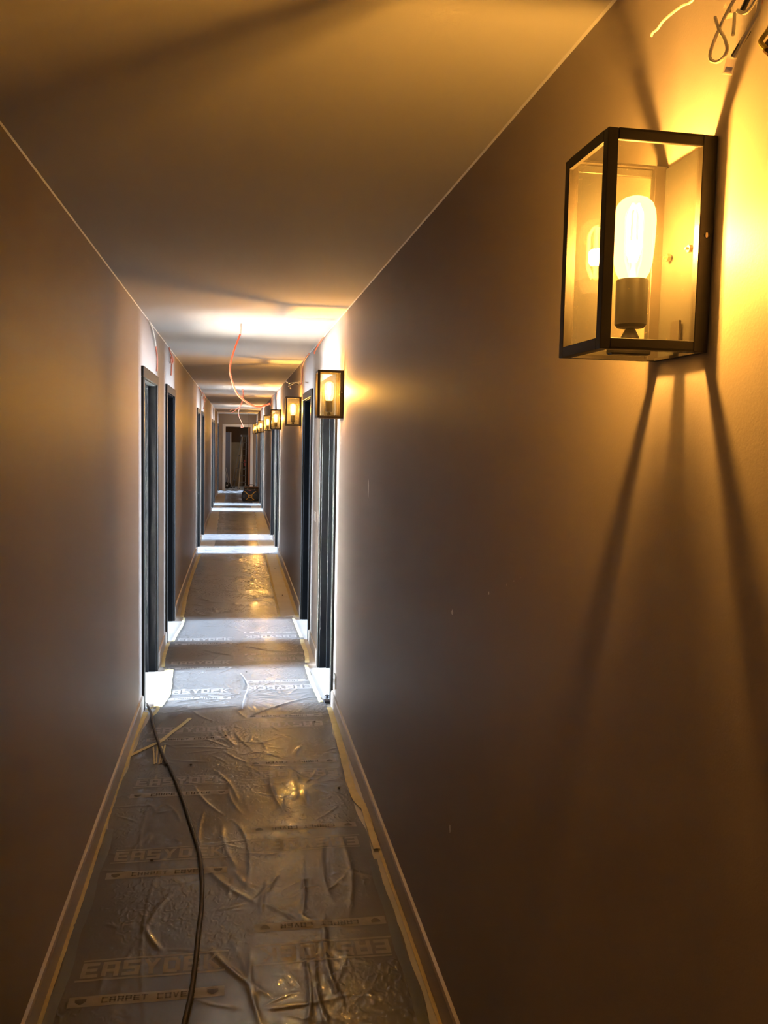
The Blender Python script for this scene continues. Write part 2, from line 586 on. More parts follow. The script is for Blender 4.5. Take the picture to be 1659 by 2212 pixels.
# store room beyond the end door
m = MB()
m.box(-1.4, 1.2, 31.0, 31.1, 0, ZC)
m.box(-1.5, -1.4, Y_END + 0.12, 31.1, 0, ZC)
m.box(1.2, 1.3, Y_END + 0.12, 31.1, 0, ZC)
m.box(-1.5, XL - WALL_T, Y_END, Y_END + 0.12, 0, ZC)
m.box(XR + WALL_T, 1.3, Y_END, Y_END + 0.12, 0, ZC)
tag(m.build('wall_end', M['brownwall']), kind='structure')
tag(MB().box(-1.5, 1.3, Y_END + 0.1, 31.1, -0.1, 0).build('floor', M['floor']), kind='structure')
tag(MB().box(-1.5, XL - WALL_T, Y_END, 31.1, ZC, ZC + 0.1).box(XR + WALL_T, 1.3, Y_END, 31.1, ZC, ZC + 0.1).build('ceiling', M['brownwall']), kind='structure')

# side rooms, each with a window opposite its door
wnum = 1
for sgn, side, xi in ((-1, 'left', XL), (1, 'right', XR)):
    for i in range(7):
        a, b = room_span(i)
        n, f = DOORS[i]
        yc = (n + f) / 2
        x0 = xi + sgn * WALL_T
        x1 = sgn * ROOM_X
        zt = 2.6
        wy0, wy1, wz0, wz1 = yc - 0.55, yc + 0.55, 0.3, 2.2
        wy0, wy1 = max(wy0, a + 0.08), min(wy1, b - 0.08)
        m = MB()
        m.box(x0, x1, a - 0.05, a, 0, zt).box(x0, x1, b, b + 0.05, 0, zt)
        xo = x1 + sgn * 0.15
        m.box(x1, xo, a - 0.05, wy0, 0, zt).box(x1, xo, wy1, b + 0.05, 0, zt)
        m.box(x1, xo, wy0, wy1, 0, wz0).box(x1, xo, wy0, wy1, wz1, zt)
        m.box(x0, x0 + sgn * 0.004, a, n + CAS - 0.012, 0, zt).box(x0, x0 + sgn * 0.004, f - CAS + 0.012, b, 0, zt)
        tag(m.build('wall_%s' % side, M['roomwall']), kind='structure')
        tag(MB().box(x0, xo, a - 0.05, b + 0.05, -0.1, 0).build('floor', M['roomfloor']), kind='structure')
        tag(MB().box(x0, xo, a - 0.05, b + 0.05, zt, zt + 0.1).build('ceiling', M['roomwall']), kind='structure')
        w = tag(empty('window_%d' % wnum, (x1, yc, wz0)), kind='structure')
        fm = MB()
        ya, yb, h = wy0 - yc, wy1 - yc, wz1 - wz0
        d0, d1 = sgn * 0.05, sgn * 0.10
        fm.box(d0, d1, ya, ya + 0.05, 0, h).box(d0, d1, yb - 0.05, yb, 0, h).box(d0, d1, ya, yb, 0, 0.05).box(d0, d1, ya, yb, h - 0.05, h)
        fm.build('window_frame', M['whitetrim'], w)
        MB().box(sgn * 0.07, sgn * 0.076, ya + 0.05, yb - 0.05, 0.05, h - 0.05).build('pane', M['winglass'], w)
        wnum += 1

# ------------------------------------------------------------------ wall lanterns
LW, LD, LH, LZ = 0.146, 0.152, 0.278, 1.810


def make_lantern():
    root = empty('wall_lantern', (XR, 1.147, LZ))
    hw = LW / 2
    t = 0.0145
    f = MB()
    # front ring and side rings of the box frame, all one welded piece
    for s in (-1, 1):
        y0, y1 = s * hw, s * (hw - t)
        f.box(-LD, -LD + t, y0, y1, 0, LH, 0.0008)
        f.box(-0.021, -0.001, y0, y1, 0, LH, 0.0008)
        f.box(-LD + t, -0.021, y0, s * (hw - 0.006), 0, t, 0.0008)
        f.box(-LD + t, -0.021, y0, s * (hw - 0.006), LH - t, LH, 0.0008)
        f.box(-LD + t, -0.021, y0, s * (hw - t), 0, 0.003)
        f.box(-LD + t, -0.021, y0, s * (hw - t), LH - 0.003, LH)
    f.box(-LD, -LD + 0.006, -hw + t, hw - t, 0, t)
    f.box(-LD, -LD + 0.006, -hw + t, hw - t, LH - t, LH)
    f.box(-LD, -LD + t, -hw + t, hw - t, 0, 0.003)
    f.box(-LD, -LD + t, -hw + t, hw - t, LH - 0.003, LH)
    f.box(-0.010, -0.001, -hw + t, hw - t, 0, 0.004)
    f.build('frame', M['black'], root)
    MB().box(-0.005, -0.002, -hw + t - 0.001, hw - t + 0.001, 0.004, LH - 0.004).build('back_plate', M['plate'], root)
    for s in (-1, 1):
        MB().box(-LD + t - 0.004, -0.017, s * (hw - 0.007), s * (hw - 0.010), 0.006, LH - 0.006).build('glass_pane', M['glass'], root)
    MB().box(-LD + 0.007, -LD + 0.010, -hw + t - 0.004, hw - t + 0.004, 0.006, LH - 0.006).build('glass_pane', M['glass'], root)
    bx = -0.077
    # bracket from the plate and the terminal box below it
    b = MB()
    b.box(-0.005, bx - 0.012, -0.012, 0.012, 0.016, 0.019)
    b.box(-0.011, -0.008, -0.012, 0.012, 0.016, 0.05)
    b.build('bracket', M['black'], root)
    tb = MB()
    tb.box(bx - 0.03, bx + 0.028, -0.010, 0.010, 0.0005, 0.0155, 0.002)
    tb.build('terminal_box', M['socket'], root)
    sk = MB()
    sk.lathe([(0.004, 0.019), (0.013, 0.020), (0.013, 0.024), (0.009, 0.032), (0.006, 0.037), (0.018, 0.038), (0.0215, 0.042), (0.0218, 0.101), (0.021, 0.103), (0.0165, 0.103)], 28, (bx, 0, 0))
    sk.build('socket', M['socket'], root)
    bl = MB()
    bl.lathe([(0.0150, 0.098), (0.0175, 0.104), (0.0225, 0.113), (0.0258, 0.126), (0.0275, 0.145), (0.0285, 0.165), (0.0288, 0.182), (0.0276, 0.195), (0.0240, 0.205), (0.0175, 0.2115), (0.009, 0.2148), (0.001, 0.2155)], 28, (bx, 0, 0), caps=False)
    bulb = bl.build('bulb', M['bulbglass'], root)
    fl = MB()
    for q in range(4):
        a = q * math.pi / 2 + 0.5
        r0, r1 = 0.005, 0.0115
        fl.tube([(bx + r0 * math.cos(a), r0 * math.sin(a), 0.128), (bx + r1 * math.cos(a), r1 * math.sin(a), 0.145), (bx + r1 * math.cos(a), r1 * math.sin(a), 0.192), (bx + r0 * math.cos(a), r0 * math.sin(a), 0.205)], 0.0017, 5)
    fl.build('filament', M['filament'], bulb)
    st = MB()
    st.lathe([(0.006, 0.100), (0.004, 0.115), (0.0022, 0.120), (0.0022, 0.192), (0.0008, 0.198)], 10, (bx, 0, 0))
    st.build('glass_stem', M['clear'], bulb)
    for s in (-1, 1):
        MB().lathe([(0.0035, 0), (0.0035, s * 0.0012), (0.0022, s * 0.002)], 12, (-0.0105, s * hw, 0.151), 'y').build('screw', M['screw'], root)
    for y in (-0.03, 0.03):
        MB().lathe([(0.0055, -0.008), (0.0055, -0.013), (0.002, -0.013), (0.002, -0.017)], 6, (0, y, 0.143), 'x').build('nut', M['screw'], root)
    d = bpy.data.lights.new('bulb_light', 'POINT')
    d.energy = LAMP_W
    d.color = LAMP_COL
    d.shadow_soft_size = 0.0130
    lo = bpy.data.objects.new('bulb_light', d)
    COL.objects.link(lo)
    lo.parent = root
    lo.location = (bx, 0, 0.160)
    return root


LANTERN_Y = [1.147, 5.150, 8.512, 12.300, 15.510, 20.0, 22.85, 26.15]
LANTERN_LABEL = [
    'large nearest black wall lantern with lit amber bulb, under bare wires at the upper right',
    'black glazed wall lantern just before the nearest right hand doorway, second from the camera',
    'black glazed wall lantern under a tangle of clear connectors, third from the camera',
    'lit black wall lantern just before the third right hand doorway, fourth from the camera',
    'lit black wall lantern just past the fourth right hand doorway, fifth from the camera',
    'small distant lit wall lantern, sixth from the camera in the right wall row',
    'small distant lit wall lantern, seventh in the row and last but one',
    'smallest lit wall lantern, last in the row beside the white end door frame',
]
proto = make_lantern()
for i, y in enumerate(LANTERN_Y):
    o = proto if i == 0 else copy_tree(proto)
    o.location = (XR, y, LZ)
    tag(o, LANTERN_LABEL[i], 'lantern', 'row of black wall lanterns along the right wall')


# ------------------------------------------------------------------ floor covering
def bilerp(H, x, y, x0, y0, d):
    fx, fy = (x - x0) / d, (y - y0) / d
    ix = min(max(int(fx), 0), H.shape[1] - 2)
    iy = min(max(int(fy), 0), H.shape[0] - 2)
    tx, ty = fx - ix, fy - iy
    return (H[iy, ix] * (1 - tx) + H[iy, ix + 1] * tx) * (1 - ty) + (H[iy + 1, ix] * (1 - tx) + H[iy + 1, ix + 1] * tx) * ty


def crease_field(X, Y, creases):
    Z = np.zeros_like(X)
    for (ax, ay, bx, by, amp, w) in creases:
        dx, dy = bx - ax, by - ay
        L2 = dx * dx + dy * dy
        t = np.clip(((X - ax) * dx + (Y - ay) * dy) / L2, 0, 1)
        bow = 0.05 * np.sin(t * math.pi) * math.sqrt(L2) * (1 if (ax * 977 + by * 131) % 1 > .5 else -1)
        L = math.sqrt(L2)
        px, py = ax + t * dx - dy / L * bow, ay + t * dy + dx / L * bow
        d = np.hypot(X - px, Y - py)
        Z += amp * np.sin(np.clip(t, 0.0, 1.0) * math.pi) ** 0.7 * np.exp(-(d / w) ** 1.3)
    return Z


def film(name, x0f, x1f, y0, y1, d, material, seed, count, label, amp=0.007, base=0.003, extra=(), radial=()):
    """wrinkled polythene: a fine grid whose edges follow x0f(y), x1f(y)"""
    rnd = random.Random(seed)
    ny = int((y1 - y0) / d) + 1
    ys = y0 + np.arange(ny) * d
    xa = min(x0f(v) for v in ys)
    xb = max(x1f(v) for v in ys)
    nx = int((xb - xa) / d) + 2
    cr = [(a, b, c, e, g * (0.9 if b > 5.1 else 0.48), w * (0.75 if b > 5.1 else 0.52)) for (a, b, c, e, g, w) in extra]
    for (cx, cy, n, l0, l1) in radial:
        for q in range(n):
            a = rnd.uniform(0, 2 * math.pi)
            r0 = rnd.uniform(0.02, 0.08)
            l = rnd.uniform(l0, l1)
            cr.append((cx + r0 * math.cos(a), cy + r0 * math.sin(a), cx + (r0 + l) * math.cos(a), cy + (r0 + l) * math.sin(a) * 1.3, amp * rnd.uniform(.4, 1.0), rnd.uniform(0.8, 1.6) * max(d, .006)))
    for q in range(count):
        cx, cy = rnd.uniform(xa, xb), rnd.uniform(y0, y1)
        a = rnd.choice([rnd.gauss(0.2, 0.5), rnd.gauss(1.5, 0.35), rnd.gauss(2.5, 0.4)])
        l = rnd.uniform(0.05, 0.27)
        cr.append((cx - l / 2 * math.cos(a), cy - l / 2 * math.sin(a), cx + l / 2 * math.cos(a), cy + l / 2 * math.sin(a), amp * rnd.uniform(0.25, 1.0), rnd.uniform(0.7, 1.7) * max(d, .006)))
    # height on a regular grid, so that print and tape can follow it
    gx = xa + np.arange(nx) * d
    X, Y = np.meshgrid(gx, ys)
    Z = crease_field(X, Y, cr)
    Z += 0.0018 * (np.sin(X * 9 + 1.3 * np.sin(Y * 3.1 + seed)) * np.sin(Y * 5.3 + 1.7 * np.sin(X * 4 + seed)) + 1)
    Z = np.minimum(Z, amp * 2.4) + base
    V = np.zeros((ny, nx, 3))
    for j, yv in enumerate(ys):
        l, r = x0f(yv), x1f(yv)
        row = np.clip(gx, l, r)
        V[j, :, 0] = row
    V[:, :, 1] = Y
    V[:, :, 2] = Z
    me = bpy.data.meshes.new(name)
    idx = np.arange(ny * nx).reshape(ny, nx)
    F = np.stack([idx[:-1, :-1], idx[:-1, 1:], idx[1:, 1:], idx[1:, :-1]], -1).reshape(-1, 4)
    vv = V.reshape(-1, 3)
    ok = np.abs(vv[F[:, 1], 0] - vv[F[:, 0], 0]) + np.abs(vv[F[:, 2], 0] - vv[F[:, 3], 0]) > 1e-6
    F = F[ok]
    me.vertices.add(len(vv))
    me.vertices.foreach_set('co', vv.ravel())
    me.loops.add(F.size)
    me.loops.foreach_set('vertex_index', F.ravel())
    me.polygons.add(len(F))
    me.polygons.foreach_set('loop_start', np.arange(len(F)) * 4)
    me.polygons.foreach_set('loop_total', np.full(len(F), 4))
    me.polygons.foreach_set('use_smooth', np.ones(len(F), dtype=bool))
    me.materials.append(material)
    me.update()
    me.validate()
    o = bpy.data.objects.new(name, me)
    COL.objects.link(o)
    tag(o, label, 'film', 'plastic film laid over the corridor floor')
    o_h = lambda x, y: bilerp(Z, x, y, xa, y0, d)
    return o, o_h


def piecewise(*kv):
    def g(y):
        if y <= kv[0][0]:
            return kv[0][1]
        for (a, va), (b, vb) in zip(kv, kv[1:]):
            if y <= b:
                return va + (vb - va) * (y - a) / (b - a)
        return kv[-1][1]
    return g


wob = lambda y, s: 0.006 * math.sin(y * 7 + s) + 0.004 * math.sin(y * 17 + 2 * s)
lf1 = piecewise((1.5, -0.545), (3.6, -0.54), (4.6, -0.535), (5.25, -0.50), (5.5, -0.455), (6.3, -0.475), (6.5, -0.535), (7.1, -0.535), (7.3, -0.50), (8.0, -0.475), (8.2, -0.5))
rf1 = piecewise((1.5, 0.575), (3.3, 0.56), (4.2, 0.545), (5.2, 0.575), (5.5, 0.56), (6.3, 0.525), (7.2, 0.565), (8.2, 0.53))
# hand placed folds seen in the photograph: the ridge in the doorway, fans and long folds near the camera
folds1 = [
    (0.035, 5.30, 0.055, 5.75, 0.016, 0.012), (0.055, 5.75, 0.02, 6.15, 0.016, 0.010),
    (0.10, 5.20, 0.50, 5.55, 0.011, 0.012), (-0.40, 5.30, 0.02, 5.40, 0.012, 0.013), (-0.38, 5.5, -0.08, 5.62, 0.009, 0.012),
    (-0.30, 5.78, -0.02, 5.70, 0.008, 0.012), (0.12, 5.65, 0.40, 5.50, 0.009, 0.012), (0.14, 5.9, 0.30, 5.55, 0.008, 0.012), (-0.42, 5.95, -0.25, 5.55, 0.007, 0.014),
    (0.08, 7.0, 0.42, 6.75, 0.012, 0.02), (-0.25, 6.9, -0.02, 6.7, 0.010, 0.02),
    (-0.11, 3.35, 0.10, 3.02, 0.012, 0.020), (-0.08, 2.80, 0.12, 2.50, 0.014, 0.020), (-0.30, 2.95, -0.22, 2.78, 0.011, 0.016),
    (0.10, 2.30, 0.06, 2.78, 0.010, 0.016), (0.20, 2.30, 0.22, 2.80, 0.011, 0.013), (0.28, 2.3, 0.27, 2.75, 0.010, 0.013), (0.33, 2.4, 0.32, 2.95, 0.010, 0.016),
    (0.25, 3.35, 0.22, 2.85, 0.009, 0.015), (0.17, 3.25, 0.06, 3.05, 0.011, 0.014), (0.09, 3.05, 0.22, 2.90, 0.013, 0.013), (0.12, 3.15, 0.10, 2.96, 0.012, 0.013),
    (0.44, 3.6, 0.40, 2.9, 0.007, 0.02), (0.38, 3.55, 0.36, 3.0, 0.006, 0.018),
    (0.02, 3.75, 0.04, 3.1, 0.006, 0.012), (-0.05, 3.72, 0.02, 3.30, 0.008, 0.018), (0.04, 3.80, -0.03, 4.15, 0.008, 0.016),
    (-0.10, 4.35, 0.02, 3.95, 0.009, 0.016), (-0.20, 4.20, -0.04, 3.80, 0.007, 0.014),
    (0.10, 4.40, 0.38, 4.34, 0.008, 0.014), (0.18, 4.35, 0.24, 3.75, 0.009, 0.02), (0.24, 4.38, 0.42, 4.12, 0.009, 0.013),
    (0.0, 4.75, 0.2, 4.70, 0.007, 0.012), (0.02, 4.55, 0.22, 4.58, 0.007, 0.012), (0.0, 4.95, 0.1, 4.62, 0.007, 0.012), (-0.06, 4.62, 0.08, 4.42, 0.007, 0.012),
    (-0.13, 3.9, -0.10, 3.3, 0.006, 0.012), (-0.25, 3.6, -0.24, 2.4, 0.004, 0.010), (-0.35, 4.2, -0.33, 3.2, 0.004, 0.009), (-0.20, 3.2, -0.30, 2.9, 0.007, 0.015),
]
film1, h1 = film('carpet_cover_film', lambda y: lf1(y) + wob(y, 1), lambda y: rf1(y) + wob(y, 2), 1.5, 8.14, 0.0055, M['film'], 4, 260,
                 'wrinkled printed plastic carpet cover on the floor nearest the camera, under the grey cable', amp=0.0030,
                 extra=folds1, radial=((0.03, 4.62, 14, 0.12, 0.35), (0.06, 2.45, 8, 0.1, 0.3), (0.12, 3.06, 10, 0.06, 0.2), (0.05, 5.6, 26, 0.15, 0.45), (-0.25, 5.5, 12, 0.08, 0.25), (0.32, 5.55, 12, 0.08, 0.25), (0.1, 7.5, 10, .1, .35), (0.33, 4.1, 16, 0.06, 0.2)))


def strip(name, pts, width, hfun, material, parent=None, lift=0.0015, jag=0.0, seed=0, tag_=None, step=0.02):
    """a tape that follows the sheet below; pts are x, y (, extra z)"""
    rnd = random.Random(seed)
    P = spline([(p[0], p[1], p[2] if len(p) > 2 else 0.0) for p in pts], 10)
    m = MB()
    vs = []
    for i, p in enumerate(P):
        d = (P[min(i + 1, len(P) - 1)] - P[max(i - 1, 0)])
        d.z = 0
        d = d.normalized() if d.length > 1e-6 else Vector((0, 1, 0))
        s = Vector((d.y, -d.x, 0))
        w = width * (1 + jag * rnd.uniform(-1, 1)) / 2
        for e in (-1, 0, 1):
            q = p + s * (w * e)
            z = (hfun(q.x, q.y) if hfun else 0.0) + p.z + lift + (0.0012 if e == 0 else 0)
            vs.append((q.x, q.y, z))
    n = len(P)
    top = len(vs)
    vs += [(v[0], v[1], v[2] - 0.0008) for v in vs]
    fs = []
    for i in range(n - 1):
        for e in (0, 1):
            a = i * 3 + e
            fs.append((a, a + 1, a + 4, a + 3))
            fs.append((top + a + 3, top + a + 4, top + a + 1, top + a))
        a = i * 3
        fs.append((a, a + 3, top + a + 3, top + a))
        a = i * 3 + 2
        fs.append((a + 3, a, top + a, top + a + 3))
    m.poly(vs, fs, True)
    return m.build(name, material, parent)


# blue grey hems along both edges of the near sheet
strip('film_hem', [(-0.515 - 0.008 * (k % 2), 1.52 + k * 0.2) for k in range(12)], 0.034, h1, M['hem'], film1, 0.002, 0.06, 1)
strip('film_hem', [(0.545 + 0.006 * (k % 2), 1.52 + k * 0.2) for k in range(10)], 0.034, h1, M['hem'], film1, 0.002, 0.06, 2)
# the joint of the two printed sheets stands up as a pale fold in the doorway
strip('film_fold', [(0.046, 5.33, 0.0), (0.060, 5.50, 0.012), (0.088, 5.76, 0.020), (0.070, 5.95, 0.014), (0.042, 6.16, 0.0)], 0.008, h1, M['foldwhite'], film1, 0.003, 0.3, 3)
# frayed strands beside the cable
for a, b in (((-0.432, 4.705), (-0.405, 4.46)), ((-0.412, 4.735), (-0.396, 4.47)), ((-0.386, 4.72), (-0.381, 4.46)), ((-0.372, 4.73), (-0.372, 4.47))):
    strip('frayed_strand', [a, ((a[0] + b[0]) / 2, (a[1] + b[1]) / 2), b], 0.008, h1, M['tape'], film1, 0.003, 0.2, 5)

# printed words: block letters as little quads that follow the sheet
T = 0.24
GL = {
    'E': [(0, 0, T, 1), (0, 0, .85, T * .9), (0, .40, .78, .60), (0, 1 - T * .9, .85, 1)],
    'A': [(0, 0, T, 1), (.85 - T, 0, .85, 1), (0, 1 - T * .9, .85, 1), (0, .30, .85, .50)],
    'S': [(0, 0, .85, T * .9), (.85 - T, 0, .85, .55), (0, .40, .85, .60), (0, .45, T, 1), (0, 1 - T * .9, .85, 1)],
    'D': [(0, 0, T, 1), (0, 0, .72, T * .9), (0, 1 - T * .9, .72, 1), (.85 - T, .10, .85, .90)],
    'C': [(0, 0, T, 1), (0, 0, .85, T * .9), (0, 1 - T * .9, .85, 1)],
    'P': [(0, 0, T, 1), (0, 1 - T * .9, .85, 1), (.85 - T, .40, .85, 1), (0, .40, .85, .58)],
    'R': [(0, 0, T, 1), (0, 1 - T * .9, .85, 1), (.85 - T, .45, .85, 1), (0, .40, .80, .58), [(.38, .45), (.64, .45), (.88, 0), (.60, 0)]],
    'T': [(.42 - T / 2, 0, .42 + T / 2, 1), (0, 1 - T * .9, .85, 1)],
    'O': [(0, 0, T, 1), (.85 - T, 0, .85, 1), (0, 1 - T * .9, .85, 1), (0, 0, .85, T * .9)],
    'Y': [(.42 - T / 2, 0, .42 + T / 2, .5), [(0, 1), (T, 1), (.54, .45), (.32, .42)], [(.85 - T, 1), (.85, 1), (.54, .42), (.32, .45)]],
    'V': [[(0, 1), (T, 1), (.54, 0), (.32, 0)], [(.85 - T, 1), (.85, 1), (.54, 0), (.32, 0)]],
    'K': [(0, 0, T, 1), [(.16, .48), (.40, .62), (.88, 1), (.58, 1)], [(.16, .55), (.38, .60), (.90, 0), (.60, 0)]],
}


def print_quads(m, quads, place, hfun, lift):
    for q in quads:
        if isinstance(q, tuple):
            q = [(q[0], q[1]), (q[2], q[1]), (q[2], q[3]), (q[0], q[3])]
        c = [Vector(place(*p)) for p in q]
        nu = max(1, int(max((c[1] - c[0]).length, (c[2] - c[3]).length) / 0.007))
        nv = max(1, int(max((c[3] - c[0]).length, (c[2] - c[1]).length) / 0.007))
        vs = []
        for j in range(nv + 1):
            for i in range(nu + 1):
                u, v = i / nu, j / nv
                p = (c[0] * (1 - u) + c[1] * u) * (1 - v) + (c[3] * (1 - u) + c[2] * u) * v
                vs.append((p.x, p.y, hfun(p.x, p.y) + lift))
        fs = [(j * (nu + 1) + i, j * (nu + 1) + i + 1, (j + 1) * (nu + 1) + i + 1, (j + 1) * (nu + 1) + i) for j in range(nv) for i in range(nu)]
        m.poly(vs, fs, True)


def word_quads(text, x, z, w, h, gap):
    out = []
    for ch in text:
        if ch != ' ':
            for q in GL[ch]:
                if isinstance(q, tuple):
                    q = [(q[0], q[1]), (q[2], q[1]), (q[2], q[3]), (q[0], q[3])]
                out.append([(x + a * w / .85, z + b * h) for a, b in q])
        x += w + gap
    return out


def stamp(ox, oy, rot180, hfun, parent):
    """one repeat: the large word between two rules, the pale bar with the small words and a badge at each end"""
    s = -1 if rot180 else 1
    place = lambda a, b: (ox + s * a, oy + s * b, 0)
    L = 0.455
    m = MB()
    print_quads(m, [(0, 0, L, .009), (.012, .105, L + .012, .113)], place, hfun, 0.0015)
    print_quads(m, word_quads('EASYDEK', .012, .018, .052, .079, .0105), place, hfun, 0.0015)
    m.build('printed_word', M['print'], parent)
    m = MB()
    print_quads(m, [(0, -.125, L, -.075)], place, hfun, 0.0015)
    m.build('printed_bar', M['print'], parent)
    m = MB()
    print_quads(m, word_quads('CARPET COVER', .095, -.113, .0185, .026, .0045), place, hfun, 0.0023)
    for c in (.035, L - .035):
        print_quads(m, [[(c - .016, -.088), (c + .016, -.088), (c + .016, -.101), (c - .016, -.101)], [(c - .016, -.101), (c + .016, -.101), (c + .004, -.114), (c - .004, -.114)]], place, hfun, 0.0023)
    m.build('printed_small_words', M['printdark'], parent)['kind'] = 'stuff'


for k in range(8):
    y = 2.655 + 0.757 * k - (1.514 if False else 0)
    if y < 7.9:
        stamp(-0.480, y, False, h1, film1)
for k in range(7):
    y = 2.780 + 0.767 * k
    if y < 7.9:
        stamp(0.528, y, True, h1, film1)

# sheets further down the corridor
film2, h2 = film('plastic_film', lambda y: piecewise((8, -0.48), (10, -0.52), (12.7, -0.5))(y) + wob(y, 3), lambda y: piecewise((8.0, .405), (12.6, .425))(y) + wob(y, 4), 8.14, 12.63, 0.014, M['filmfar'], 9, 110,
                 'brownish wrinkled plastic film on the floor between the second and third pair of doorways', amp=0.008, radial=((0.2, 10.5, 20, .1, .4), (0.3, 9.0, 14, .1, .3)))
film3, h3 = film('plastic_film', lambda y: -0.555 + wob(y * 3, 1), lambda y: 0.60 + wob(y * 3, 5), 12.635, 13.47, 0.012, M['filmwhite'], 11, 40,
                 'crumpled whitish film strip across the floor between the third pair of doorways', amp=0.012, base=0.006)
film4, h4 = film('plastic_film', lambda y: -0.33, lambda y: 0.35, 13.475, 14.38, 0.02, M['filmfar'], 12, 14,
                 'short brownish film strip between the third and fourth doorways', amp=0.006, base=0.002)
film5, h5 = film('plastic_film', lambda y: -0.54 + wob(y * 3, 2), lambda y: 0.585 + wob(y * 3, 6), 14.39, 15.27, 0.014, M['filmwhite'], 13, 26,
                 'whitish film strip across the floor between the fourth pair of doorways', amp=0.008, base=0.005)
film6, h6 = film('plastic_film', lambda y: piecewise((15.2, -0.335), (19.8, -0.372))(y) + wob(y, 5), lambda y: piecewise((15.2, .375), (19.8, .425))(y) + wob(y, 6), 15.28, 20.02, 0.024, M['filmfar'], 14, 60,
                 'long brownish film runner with bare pale floor on both sides, beyond the fourth doorways', amp=0.007, base=0.002)
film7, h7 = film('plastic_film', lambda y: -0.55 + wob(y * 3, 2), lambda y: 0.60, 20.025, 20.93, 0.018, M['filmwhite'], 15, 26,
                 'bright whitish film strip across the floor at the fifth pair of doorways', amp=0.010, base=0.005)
film8, h8 = film('plastic_film', lambda y: -0.345, lambda y: 0.36, 20.94, 21.70, 0.03, M['filmfar'], 16, 8,
                 'short brownish film strip between the fifth and sixth doorways', amp=0.006, base=0.002)
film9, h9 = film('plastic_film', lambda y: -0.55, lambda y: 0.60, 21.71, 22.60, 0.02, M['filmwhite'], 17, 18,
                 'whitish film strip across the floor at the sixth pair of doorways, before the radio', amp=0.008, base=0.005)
film10, h10 = film('plastic_film', lambda y: -0.31, lambda y: 0.42, 22.61, 26.55, 0.03, M['filmfar'], 18, 30,
                   'brownish film runner under the radio near the end of the corridor', amp=0.005, base=0.002)
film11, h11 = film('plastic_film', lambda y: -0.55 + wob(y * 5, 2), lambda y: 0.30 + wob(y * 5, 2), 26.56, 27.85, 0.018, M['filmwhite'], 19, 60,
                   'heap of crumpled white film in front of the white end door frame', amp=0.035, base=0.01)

# masking tape on the floor
flat = lambda x, y: 0.001


def over(h):
    return lambda x, y: max(h(x, y), 0.002)


TG = 'masking tape strips on the floor'
tapes = [
    ([(-0.535, 5.33), (-0.552, 4.92), (-0.552, 4.62), (-0.550, 4.44)], 0.034, 'tape', h1, 0.004, 'yellow tape along the left skirting, ending at the film edge below the doorway'),
    ([(-0.551, 4.47), (-0.551, 4.1), (-0.548, 3.6), (-0.546, 3.2), (-0.548, 2.7), (-0.548, 1.6)], 0.022, 'tape', h1, 0.003, 'narrow brownish tape along the left skirting nearest the camera'),
    ([(-0.552, 4.575), (-0.50, 4.655), (-0.445, 4.735), (-0.40, 4.80), (-0.36, 4.92), (-0.30, 5.08), (-0.262, 5.19)], 0.024, 'tape', h1, 0.0035, 'yellow tape running diagonally under the grey cable'),
    ([(-0.53, 5.36), (-0.49, 5.40, 0.012), (-0.462, 5.34, 0.02), (-0.475, 5.25, 0.012), (-0.50, 5.24)], 0.020, 'tape', h1, 0.004, 'curled loop of yellow tape at the foot of the nearest left doorway'),
    ([(0.588, 5.31), (0.583, 4.9), (0.572, 4.5), (0.562, 4.15), (0.566, 3.92), (0.585, 3.82)], 0.036, 'tape', h1, 0.004, 'wide yellow tape along the right skirting from the doorway'),
    ([(0.572, 3.94), (0.588, 3.80), (0.584, 3.6), (0.582, 3.40)], 0.030, 'tape', h1, 0.005, 'short orange yellow tape on the right, overlapping the wide tape near the middle'),
    ([(0.592, 3.42), (0.594, 2.9), (0.594, 2.3), (0.594, 1.6)], 0.012, 'tape', None, 0.004, 'thin tape edge under the right skirting nearest the camera'),
    ([(0.545, 5.42), (0.530, 5.75), (0.522, 6.05), (0.522, 6.36)], 0.026, 'paletape', h1, 0.004, 'pale tape across the nearest right doorway'),
    ([(0.535, 6.42), (0.552, 6.7), (0.548, 7.0), (0.552, 7.18)], 0.034, 'paletape', h1, 0.004, 'pale tape between the two nearest right doorways'),
    ([(0.552, 7.25), (0.545, 7.6), (0.535, 8.06)], 0.024, 'paletape', h1, 0.004, 'pale tape across the second right doorway'),
    ([(-0.475, 5.42), (-0.445, 5.7), (-0.455, 6.0), (-0.47, 6.32)], 0.060, 'paletape', h1, 0.003, 'bright pale tape across the nearest left doorway'),
    ([(-0.515, 6.38), (-0.535, 6.7), (-0.535, 7.12)], 0.026, 'tape', h1, 0.004, 'yellow tape between the two nearest left doorways'),
    ([(-0.505, 7.18), (-0.49, 7.5), (-0.47, 7.8), (-0.468, 8.14)], 0.024, 'paletape', h1, 0.004, 'pale tape across the second left doorway'),
    ([(-0.49, 8.15), (-0.52, 9.5), (-0.52, 11), (-0.505, 12.6)], 0.034, 'tape', h2, 0.004, 'long dull tape along the left edge of the second sheet'),
    ([(0.412, 8.12), (0.416, 9.5), (0.422, 11), (0.43, 12.6)], 0.022, 'tape', h2, 0.004, 'long thin tape along the right edge of the second sheet'),
    ([(0.578, 8.12), (0.580, 9.5), (0.582, 11), (0.582, 12.6)], 0.030, 'tape', None, 0.002, 'dull tape along the right skirting on the bare pale floor'),
]
for i, (pts, w, mk, hf, lift, lab) in enumerate(tapes):
    o = strip('masking_tape', pts, w, hf, M[mk], None, lift, 0.10, 20 + i)
    tag(o, lab, 'tape', TG)

